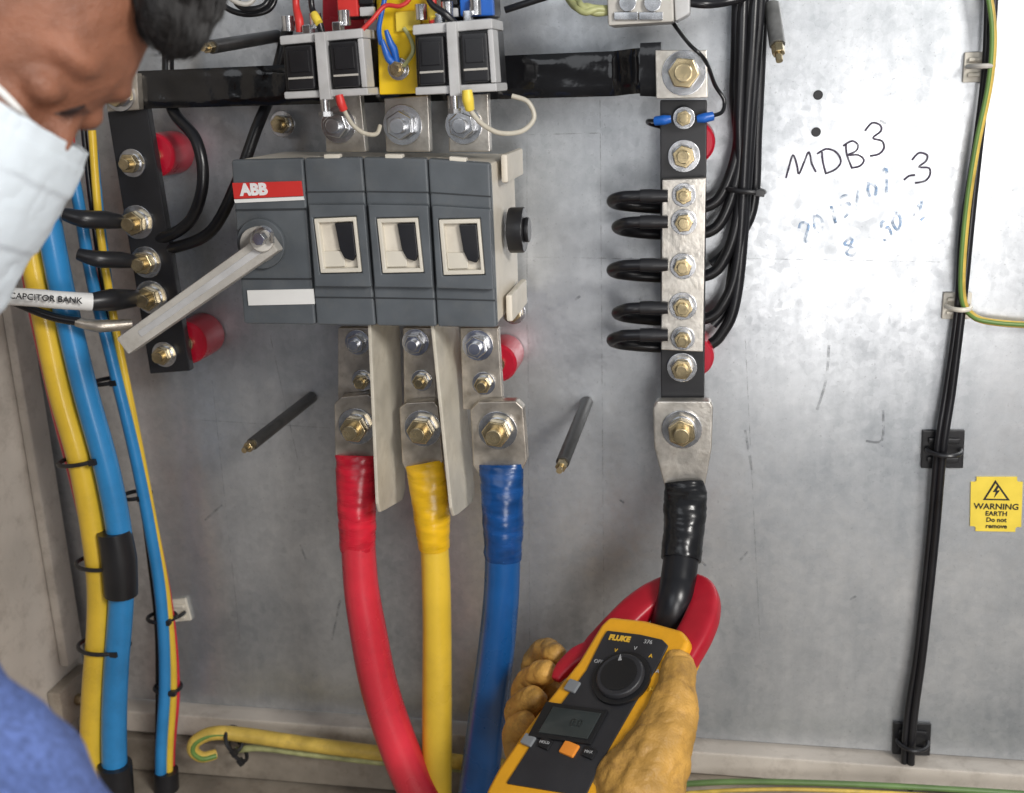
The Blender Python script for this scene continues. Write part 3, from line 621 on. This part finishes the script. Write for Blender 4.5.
tie(168,687,.050,13,.013,.1,'cable tie round the slim wires just above the cream rail')
tie(745,190,.028,19,.016,.1,'cable tie round the rising black neutral wires')
# ---------------------------------------------------------------- right run
g = 'wires down the right of the plate'
wire('run_wire','thick black wire nearest the warning sign in the right hand run','wire',[(996,-30,.014),(991,40,.014),(982,120,.014),(972,210,.014),(963,300,.014),(952,390,.014),(943,450,.016),(935,540,.014),(923,650,.014),(912,737,.016),(908,850,.014)],8,BLACKW,g)
wire('run_wire','thinner black wire on the inner side of the right hand run','wire',[(988,-30,.012),(985,60,.012),(976,140,.012),(962,230,.012),(957,310,.012),(946,390,.012),(937,450,.016),(929,540,.012),(917,650,.012),(905,737,.016),(903,850,.012)],6,BLACKW,g)
rp = [(984,-30,.022),(993,25,.022),(990,80,.022),(976,150,.022),(966,220,.022),(962,290,.020),(972,315,.016),(1000,323,.014),(1060,326,.012)]
t = thing('earth_wire','green and yellow earth wire turning off to the edge beneath the writing','wire',P(970,220,.02),g)
obj('insulation', cab(B(), rp, 7), YELD, t)
obj('stripe', cab(B(), [(x-1.3,y,d+.0017) for x,y,d in rp], 4.6), GRNS, t)
def mount(px, py, s, m, label, ang=0., band=True, dk=BLACKM):
    c = P(px, py, 0); t = thing('tie_mount', label, 'tie mount', c); h = rad(c, s/2)
    ca, sa = cos(ang), sin(ang); f = [V((c.x+h*(x*ca-z*sa), -.0045, c.z+h*(x*sa+z*ca))) for x, z in ((-1,-1),(1,-1),(1,1),(-1,1))]
    b = B(); loop_prism(b, f, [V((p.x,-.0003,p.z)) for p in f]); obj('base', b, m, t, bev=.001)
    for k in (-1, 1):
        b = B(); box(b, c.x-h*.75, c.x+h*.75, -.008, -.0046, c.z+k*h*.5-h*.14, c.z+k*h*.5+h*.14); obj('bridge', b, m, t, bev=.001)
    if band:
        q = [c+V((h*.8*cos(i*pi/10), -.008-.018*sin(i*pi/10), h*.05)) for i in range(11)]
        b = B(); tube(b, q, .0022, n=8, k=2); obj('strap', b, dk, t)
mount(978,67,29,CREAML,'cream tie mount at the top of the right hand run',0,True,GREYP)
mount(956,305,27,CREAML,'cream tie mount where the earth wire turns off',0,True,CREAML)
mount(942,448,40,BLACKM,'black square tie mount beside the warning sign',.03)
mount(911,737,36,BLACKM,'black square tie mount low on the right hand run',.03)
mount(179,609,24,CREAML,'cream tie mount beside the slim wires low on the plate',.15,True)
# ---------------------------------------------------------------- warning sign
t = thing('warning_sign','yellow earth warning sticker with a black triangle, on the right of the plate','sign',P(997,505,0))
q = [(971,477),(1023,477),(1021,532),(970,531)]
b = B(); prism(b, q, .0016, .0002)
vs = [e for e in b.edges if abs((e.verts[0].co-e.verts[1].co).normalized().y) > .9]
bmesh.ops.bevel(b, geom=vs, offset=.005, segments=5, affect='EDGES'); sg = obj('sticker', b, SIGN, t)
b = B(); prism(b, [(995.5,480),(1010,500.5),(983,500)], .0021, .0017); tr = obj('triangle', b, INK, sg)
b = B(); prism(b, [(995.6,483.5),(1006.5,499),(986,498.6)], .0026, .0022); obj('triangle_field', b, SIGN, sg)
b = B(); prism(b, [(997.5,485),(993,492),(996,492),(994,498),(1000,490.5),(996.8,490.5),(999.5,485.5)], .0031, .0027); obj('lightning_bolt', b, INK, sg)
XS = P(1020,505,0)-P(972,504,0)
for s, y, sz in (('WARNING',506.8,.0083),('EARTH',513.8,.0064),('Do not',520,.0062),('remove',526.3,.0062)):
    text('lettering', s, P(996.3,y,.0020), XS, V((0,0,1)), sz, INK, sg, bold=.0001)
# ---------------------------------------------------------------- bottom wires
t = thing('earth_wire','thick dusty yellow earth cable curling round at the left end of the cream rail','wire',P(200,745,.03))
ep = [(520,768,.05),(430,759,.05),(370,752,.05),(300,743,.05),(245,735,.052),(215,733,.058),(197,740,.064),(193,750,.066),(202,757,.062),(216,754,.052)]
obj('insulation', cab(B(), ep, [15,15,15,15,15,14,13,12,11,10]), YELD, t)
obj('stripe', cab(B(), [(x,y+1.8,d+.0046) for x,y,d in ep], 5.0), GRNS, t)
wire('earth_wire','thin green and yellow wire beneath the thick yellow earth cable','wire',[(236,750,.045),(262,748,.045),(310,754,.045),(380,762,.045),(450,768,.045),(520,775,.045)],7,GRN)
tie(234,739,.054,12,.015,1.6,'cable tie round the curled yellow earth cable on the rail')
tie(238,750,.05,13,.010,1.2,'looped cable tie tail beneath the yellow earth cable')
wire('earth_wire','green and yellow wire along the rail beneath the glove','wire',[(640,788,.05),(720,782,.05),(820,783,.05),(930,788,.05),(1060,796,.05)],6,GRNB)
wire('earth_wire','thin yellow wire along the rail beneath the green one','wire',[(640,797,.05),(740,790,.055),(850,791,.055),(1060,803,.055)],4,YELD)
# ---------------------------------------------------------------- clamp meter
t = thing('clamp_meter','yellow and grey clamp meter with a red jaw closed round the black cable','clamp meter',PM(560,780,-.04))
def mpr(b, pts, w1, w0):
    f = [PM(x,y,w1) for x,y in pts]; return loop_prism(b, f, [p+MW*(w0-w1) for p in f])
outline = [(609,615),(645,619),(682,629),(690,640),(679,662),(651,712),(622,762),(598,805),(585,822),(490,806),(484,792),(497,768),(524,729),(550,695),(578,660),(600,624)]
b = B(); mpr(b, outline, 0, -.036); shell = obj('shell', b, MYEL, t, bev=.005, seg=3)
face = [(607,630),(640,634),(662,639),(668,645),(656,668),(634,704),(604,756),(585,796),(506,783),(533,741),(559,706),(586,670),(602,638)]
b = B(); mpr(b, face, .0018, -.001); fc = obj('face_panel', b, MDARK, t, bev=.0012)
XM = PM(660,690,0)-PM(600,681,0)
text('lettering','FLUKE', PM(619.5,638.5,.0020), XM, MV, .0072, TXTY, fc, bold=.0004)
text('lettering','376', PM(648,642,.0020), XM, MV, .0055, TXTG, fc)
pd = PM(622,679,.002)
rd = rad(pd, 31)
b = B(); cyl(b, pd-MW*.001, pd+MW*.003, rd, n=44); dl = obj('dial', b, MDIAL, t, bev=.0008)
b = B(); cyl(b, pd+MW*.003, pd+MW*.0075, rd*.84, rd*.78, n=44); kb = obj('knob', b, MDARK, dl, bev=.0012)
b = B(); cyl(b, pd+MW*.0076, pd+MW*.0080, rd*.62, rd*.62, n=44); obj('knob_face', b, MDIAL, kb)
b = B(); dr = (MV*.9-MU*.45).normalized(); sd2 = dr.cross(MW); kp = pd+MW*.0076
loop_prism(b, [kp+dr*rd*.74+MW*.0010,kp+dr*rd*.50-sd2*.0016+MW*.0010,kp+dr*rd*.50+sd2*.0016+MW*.0010],[kp+dr*rd*.74-MW*.0005,kp+dr*rd*.50-sd2*.0016-MW*.0005,kp+dr*rd*.50+sd2*.0016-MW*.0005]); obj('pointer', b, TXTG, kb)
for i, s in enumerate(('OFF','V','V','A','A','Hz')):
    a = math.radians(165-i*33); pp = PM(622,679,.0021)+MU*cos(a)*rd*1.2+MV*sin(a)*rd*1.2
    text('legend', s, pp, XM, MV, .0050, TXTY if i % 2 else TXTG, fc)
b = B(); mpr(b, [(546,701),(608,710),(590,744),(527,736)], .0042, .001); bz = obj('display_bezel', b, MDIAL, t, bev=.001)
b = B(); mpr(b, [(553,706.5),(601,713),(587,738.5),(538,732)], .0052, .0035); dp = obj('display', b, LCD, bz, bev=.0004)
text('digits','0.0', PM(576,723,.0055), XM, MV, .0095, LCDD, dp, shear=.1)
for x, y, w, h, m, nm in ((570,750,9,5.5,ORNG,'function_button'),(546,744.5,7,4.5,MDIAL,'hold_button'),(529,741,7,4.5,BTN,'range_button'),(590,754,7,4.5,MDIAL,'light_button'),(573,687,7,5,BTN,'zero_button')):
    c = PM(x,y,.001); a, e = rad(c,w), rad(c,h)*1.3
    b = B(); fr = [c+MU*a*sx2+MV*e*sy2+MW*.003 for sx2, sy2 in ((-1,-1),(1,-1),(1,1),(-1,1))]; loop_prism(b, fr, [p-MW*.004 for p in fr]); bo = obj(nm, b, m, t, bev=.0012)
    if nm in ('hold_button','light_button'): text('lettering', 'HOLD' if nm[0]=='h' else 'MAX', c+MW*.0034, XM, MV, .0034, TXTG, bo)
# jaw: flattened ring in the plane of the meter
jp = [(582,664),(599,648),(617,630),(636,611),(655,596),(676,586),(698,588),(705,600),(702,618),(693,638),(680,660)]
b = B(); v = [PM(x,y,-.018) for x,y in jp]; tube(b, v, [rad(p, q) for p, q in zip(v, (11,16,17,17,15.5,13,13,14.5,17,18,18))], n=32, k=6, flat=(MW, .62), sq=.5); jw = obj('jaw', b, MRED, t, sharp=1.2)
b = B(); v = [PM(x,y,-.016) for x,y in ((556,680),(563,670),(578,657),(598,646))]; tube(b, v, [rad(p, q) for p, q in zip(v, (5,9,11,9))], n=16, k=6, flat=(MW, .7), sq=.6); obj('jaw_lever', b, MRED, jw, sharp=1.2)
# ---------------------------------------------------------------- gloved hand
t = thing('gloved_hand','yellow leather work glove gripping the clamp meter from below','glove',PM(650,800,-.03))
b = B()
def G(pts, ws, n=14, k=5):
    v = [PM(*p) for p in pts]; r_ = [rad(p, w) for p, w in zip(v, ws)]; tube(b, v, r_, n=n, k=k)
    for p, w in ((v[0], r_[0]), (v[-1], r_[-1])): ell(b, p, V((w*.98,0,0)), V((0,w*.98,0)), V((0,0,w*.98)), 2)
G([(678,666,-.008),(677,690,-.008),(669,722,-.012),(654,756,-.018),(640,795,-.026),(632,860,-.04)], [16,20,26,37,49,54])     # thumb and heel
FG = [([(556,654,-.026),(546,652,-.038),(536,664,-.054),(548,692,-.070),(600,730,-.074)], [10.5,12.5,14.5,17,20]),
      ([(547,674,-.024),(536,677,-.036),(527,690,-.054),(540,718,-.070),(590,752,-.074)], [11,13.5,15.5,18,21]),
      ([(537,698,-.026),(527,703,-.038),(521,716,-.054),(536,744,-.070),(585,776,-.076)], [11,13.5,15.5,18,21]),
      ([(525,720,-.030),(518,727,-.040),(516,739,-.054),(530,766,-.068),(585,800,-.074)], [9.5,11,12.5,15,19])]
for pts, ws in FG: G(pts, ws)
G([(600,735,-.076),(612,775,-.076),(625,830,-.066)], [30,42,48]); G([(612,760,-.074),(650,770,-.045)], [32,34])
G([(632,850,-.04),(636,900,-.05),(645,960,-.06)], [54,58,60])
gl_ = obj('glove', b, GLOVE, t)
md = gl_.modifiers.new('remesh','REMESH'); md.mode = 'VOXEL'; md.voxel_size = .0010; md.use_smooth_shade = True
md = gl_.modifiers.new('smooth','SMOOTH'); md.iterations = 5; md.factor = .5
for nm_, ns_, st_ in (('folds',.022,.0058),('creases',.011,.0030)):
    tx = bpy.data.textures.new(nm_, 'CLOUDS' if nm_ == 'folds' else 'MUSGRAVE')
    tx.noise_scale = ns_
    if nm_ == 'folds': tx.noise_depth = 1
    else: tx.musgrave_type = 'RIDGED_MULTIFRACTAL'; tx.noise_intensity = .35; tx.octaves = 1.8
    md = gl_.modifiers.new(nm_,'DISPLACE'); md.texture = tx; md.strength = st_*(1 if nm_=='folds' else -.8); md.mid_level = .5; md.texture_coords = 'LOCAL'
bpy.context.view_layer.update()
def hitter(o, normals=False):
    dg = bpy.context.evaluated_depsgraph_get(); ev = o.evaluated_get(dg); inv = o.matrix_world.inverted()
    def f(px, py, lift=.0004):
        ok, loc, nor, idx = ev.ray_cast(inv @ CAM, ray(px, py).normalized())
        if not ok: return None
        p = (o.matrix_world @ loc) - ray(px,py).normalized()*lift
        return (p, nor.copy()) if normals else p
    return f
# ---------------------------------------------------------------- person
dep = .62; O = PD(-15,30,dep); sc_ = .001
HF = (RT*.907-UP*.42).normalized(); HU = (RT*.42+UP*.907).normalized(); HS = -fw
def H(f, u, s): return O+(HF*f+HU*u+HS*s)*sc_
t = thing('person','person in blue shirt and white face mask leaning in to read the meter','person',H(-40,-300,0))
b = B()
def E(f,u,s,a,e,c,sub=3): ell(b, H(f,u,s), HF*a*sc_, HU*e*sc_, HS*c*sc_, sub)
E(-6,34,0,88,96,74,4); E(4,-44,0,54,98,56,4); E(20,-112,0,36,40,38); E(42,18,0,39,36,54,4); E(60,4,24,19,11,22); E(60,4,-24,19,11,22)
for s in (-1,1):
    E(28,-44,s*28,30,32,24); E(-8,-28,s*74,20,32,8); E(57,-17,s*28,12,10,15)
tube(b, [H(60,-8,0),H(62,-28,0),H(62,-44,0)], [.009,.009,.009], n=12, k=4); E(60,-52,0,9,9,12)
tube(b, [H(-30,-70,0),H(-55,-150,0),H(-80,-240,0)], [.06,.057,.066], n=20, k=4)
sh0 = PD(-85,846,.50)
tube(b, [H(-80,-230,0), H(-110,-330,0), H(-130,-520,10)], [.07,.10,.11], n=20, k=4)
tube(b, [H(-110,-320,0), sh0, PD(40,1080,.50)], [.065,.066,.05], n=20, k=4)
bd_ = obj('body', b, SKIN, t)
md = bd_.modifiers.new('remesh','REMESH'); md.mode = 'VOXEL'; md.voxel_size = .0025; md.use_smooth_shade = True
md = bd_.modifiers.new('smooth','SMOOTH'); md.iterations = 11
txs = bpy.data.textures.new('skin_relief','CLOUDS'); txs.noise_scale = .02; txs.noise_depth = 2
md = bd_.modifiers.new('relief','DISPLACE'); md.texture = txs; md.strength = .0018; md.texture_coords = 'LOCAL'
b = B()
tube(b, [H(-90,-270,0), H(-112,-340,0), H(-130,-540,10)], [.085,.115,.125], n=24, k=4)
tube(b, [H(-110,-325,0), sh0, PD(20,1060,.50)], [.08,.080,.066], n=24, k=4); ell(b, sh0, V((.079,0,0)), V((0,.079,0)), V((0,0,.079)), 3)
so = obj('shirt', b, SHIRT, t)
md = so.modifiers.new('remesh','REMESH'); md.mode = 'VOXEL'; md.voxel_size = .004; md.use_smooth_shade = True
md = so.modifiers.new('smooth','SMOOTH'); md.iterations = 6
tx2 = bpy.data.textures.new('cloth_folds','CLOUDS'); tx2.noise_scale = .045; tx2.noise_depth = 1
md = so.modifiers.new('cloth_folds','DISPLACE'); md.texture = tx2; md.strength = .014; md.texture_coords = 'LOCAL'
b = B()
E(-22,76,0,92,76,78,4); E(-66,20,0,46,80,76,4); E(56,98,-2,54,34,56,4); E(82,76,-6,26,34,50,4); E(90,54,-8,17,23,40,4)
ho = obj('hair', b, HAIR, t)
md = ho.modifiers.new('remesh','REMESH'); md.mode = 'VOXEL'; md.voxel_size = .002; md.use_smooth_shade = True
md = ho.modifiers.new('smooth','SMOOTH'); md.iterations = 12
for nm_, ns_, st_ in (('locks',.03,.006),('fine_locks',.007,.0016)):
    tx3 = bpy.data.textures.new(nm_,'CLOUDS'); tx3.noise_scale = ns_; tx3.noise_depth = 1
    md = ho.modifiers.new(nm_,'DISPLACE'); md.texture = tx3; md.strength = st_; md.texture_coords = 'LOCAL'
bpy.context.view_layer.update()
hh = hitter(ho, True); b = B()
for i in range(3200):                                 # fine strands lying along the surface of the hair
    px, py = random.uniform(90,228), random.uniform(-20,84)
    r_ = hh(px, py, 0)
    if not r_: continue
    p0, nr = r_; w_ = MN.noise(V((px*.02, py*.02, 3)))*.5
    d_ = RT*(.35+w_+random.uniform(-.12,.12))-UP*.9; d_ = (d_-nr*d_.dot(nr)).normalized(); L = random.uniform(.007,.014)
    tube(b, [p0, p0+d_*L*.5+nr*.0006, p0+d_*L+nr*random.uniform(-.0004,.0006)], [.00045,.0004,.0001], n=4, k=2)
obj('strands', b, HAIR, ho)
hb = hitter(bd_)
def on_face(name, pxs, rs, m, lift=0., par=None, fl=.35):
    v = [hb(x,y,lift) for x,y in pxs]; v2 = [(p,r) for p, r in zip(v,rs) if p]
    if len(v2) > 2:
        bb = B(); tube(bb, [p for p,_ in v2], [r for _,r in v2], n=10, k=5, flat=(fw,fl)); obj(name, bb, m, par or bd_)
on_face('eyelid_line', [(54,113),(62,112),(70,110),(78,107),(85,104)], [.0006,.0021,.0030,.0024,.0006], LASH, -.0003)
b = B()
for i in range(16):                                   # lashes under the lowered lid
    q = i/15; p = hb(60+24*q, 111.5-6*q, 0)
    if p: tube(b, [p, p-UP*.003+RT*.0022-fw*.001, p-UP*.0048+RT*.0052-fw*.0014], [.0004,.0003,.0001], n=4, k=2)
if len(b.verts): obj('eyelashes', b, LASH, bd_)
# mask: thin pleated sheet from nose to chin
b = B(); NU, NT = 96, 44; grid = []
for i in range(NU+1):
    q = i/NU; u = -38-124*q; row = []
    for j in range(NT+1):
        th = math.radians(-84+168*j/NT)
        k_ = (q*3.2+.2) % 1.0
        ple = 1.5*(k_ if k_ < .90 else (1-k_)*.90/.10)*(1 if .08 < q < .92 else 0)
        fv = 20+(50-9*q+3*sin(pi*min(1,q*1.6))+ple)*abs(cos(th))**.62
        sv = (67*(1-.10*q)+ple*.8)*abs(sin(th))**.9*(1 if th >= 0 else -1)
        row.append(b.verts.new(H(fv, u+10*(1-cos(th))*(.5-q), sv)))
    grid.append(row)
for i in range(NU):
    for j in range(NT): b.faces.new((grid[i][j],grid[i][j+1],grid[i+1][j+1],grid[i+1][j]))
mo = obj('face_mask', b, MASK, t, sharp=2.5); md = mo.modifiers.new('cloth','SOLIDIFY'); md.thickness = .0008
tx4 = bpy.data.textures.new('mask_folds','CLOUDS'); tx4.noise_scale = .03
md = mo.modifiers.new('mask_folds','DISPLACE'); md.texture = tx4; md.strength = .005; md.texture_coords = 'LOCAL'
for u0, u1 in ((-46,-24),(-140,-64)):
    for s in (-1,1):
        b = B(); tube(b, [H(30,u0,s*70),H(12,(u0+u1)/2+6,s*80),H(-14,u1+6,s*85),H(-26,u1,s*83)], .0028, n=8, k=5); obj('ear_loop', b, WHITE, mo)
on_face('nose_edge_strap', [(34,126),(20,112),(8,99),(-6,86),(-30,70)], [.0022]*5, WHITE, .001, mo, .6)
# ---------------------------------------------------------------- light
w = bpy.data.worlds.new('World'); S.world = w; w.use_nodes = True
n = w.node_tree.nodes; l = w.node_tree.links; bg = n['Background']
tc = n.new('ShaderNodeTexCoord'); sx = n.new('ShaderNodeSeparateXYZ'); l.new(tc.outputs['Generated'], sx.inputs[0])
mr = n.new('ShaderNodeMapRange'); mr.inputs['From Min'].default_value = -1; mr.inputs['From Max'].default_value = 1; l.new(sx.outputs['Z'], mr.inputs['Value'])
cr = n.new('ShaderNodeValToRGB'); l.new(mr.outputs[0], cr.inputs[0])
cr.color_ramp.elements[0].color = (.20,.19,.18,1); cr.color_ramp.elements[0].position = .3
cr.color_ramp.elements[1].color = (.62,.67,.74,1); cr.color_ramp.elements[1].position = .75
l.new(cr.outputs[0], bg.inputs['Color']); bg.inputs['Strength'].default_value = .39
def area(loc, aim, e, sz, col):
    ld = bpy.data.lights.new('lamp','AREA'); ld.energy = e; ld.shape = 'DISK'; ld.size = sz; ld.color = col
    lo = bpy.data.objects.new('lamp', ld); COL.objects.link(lo); lo.location = loc
    lo.rotation_euler = (V(aim)-V(loc)).to_track_quat('-Z','Y').to_euler()
area((1.20,-1.40,.85), (.15,0,0), 27, .5, (1,.97,.93))
area((-.5,-2.0,.9), (-.1,0,0), 6, 1.2, (.93,.96,1))
area((.50,-1.35,.02), (.28,0,.06), 5.0, .5, (1,.97,.95))
area((.74,-.98,-.62), (.47,0,-.18), 2.6, .24, (1,.75,.62))
S.view_settings.view_transform = 'Standard'; S.view_settings.look = 'None'; S.view_settings.exposure = 0
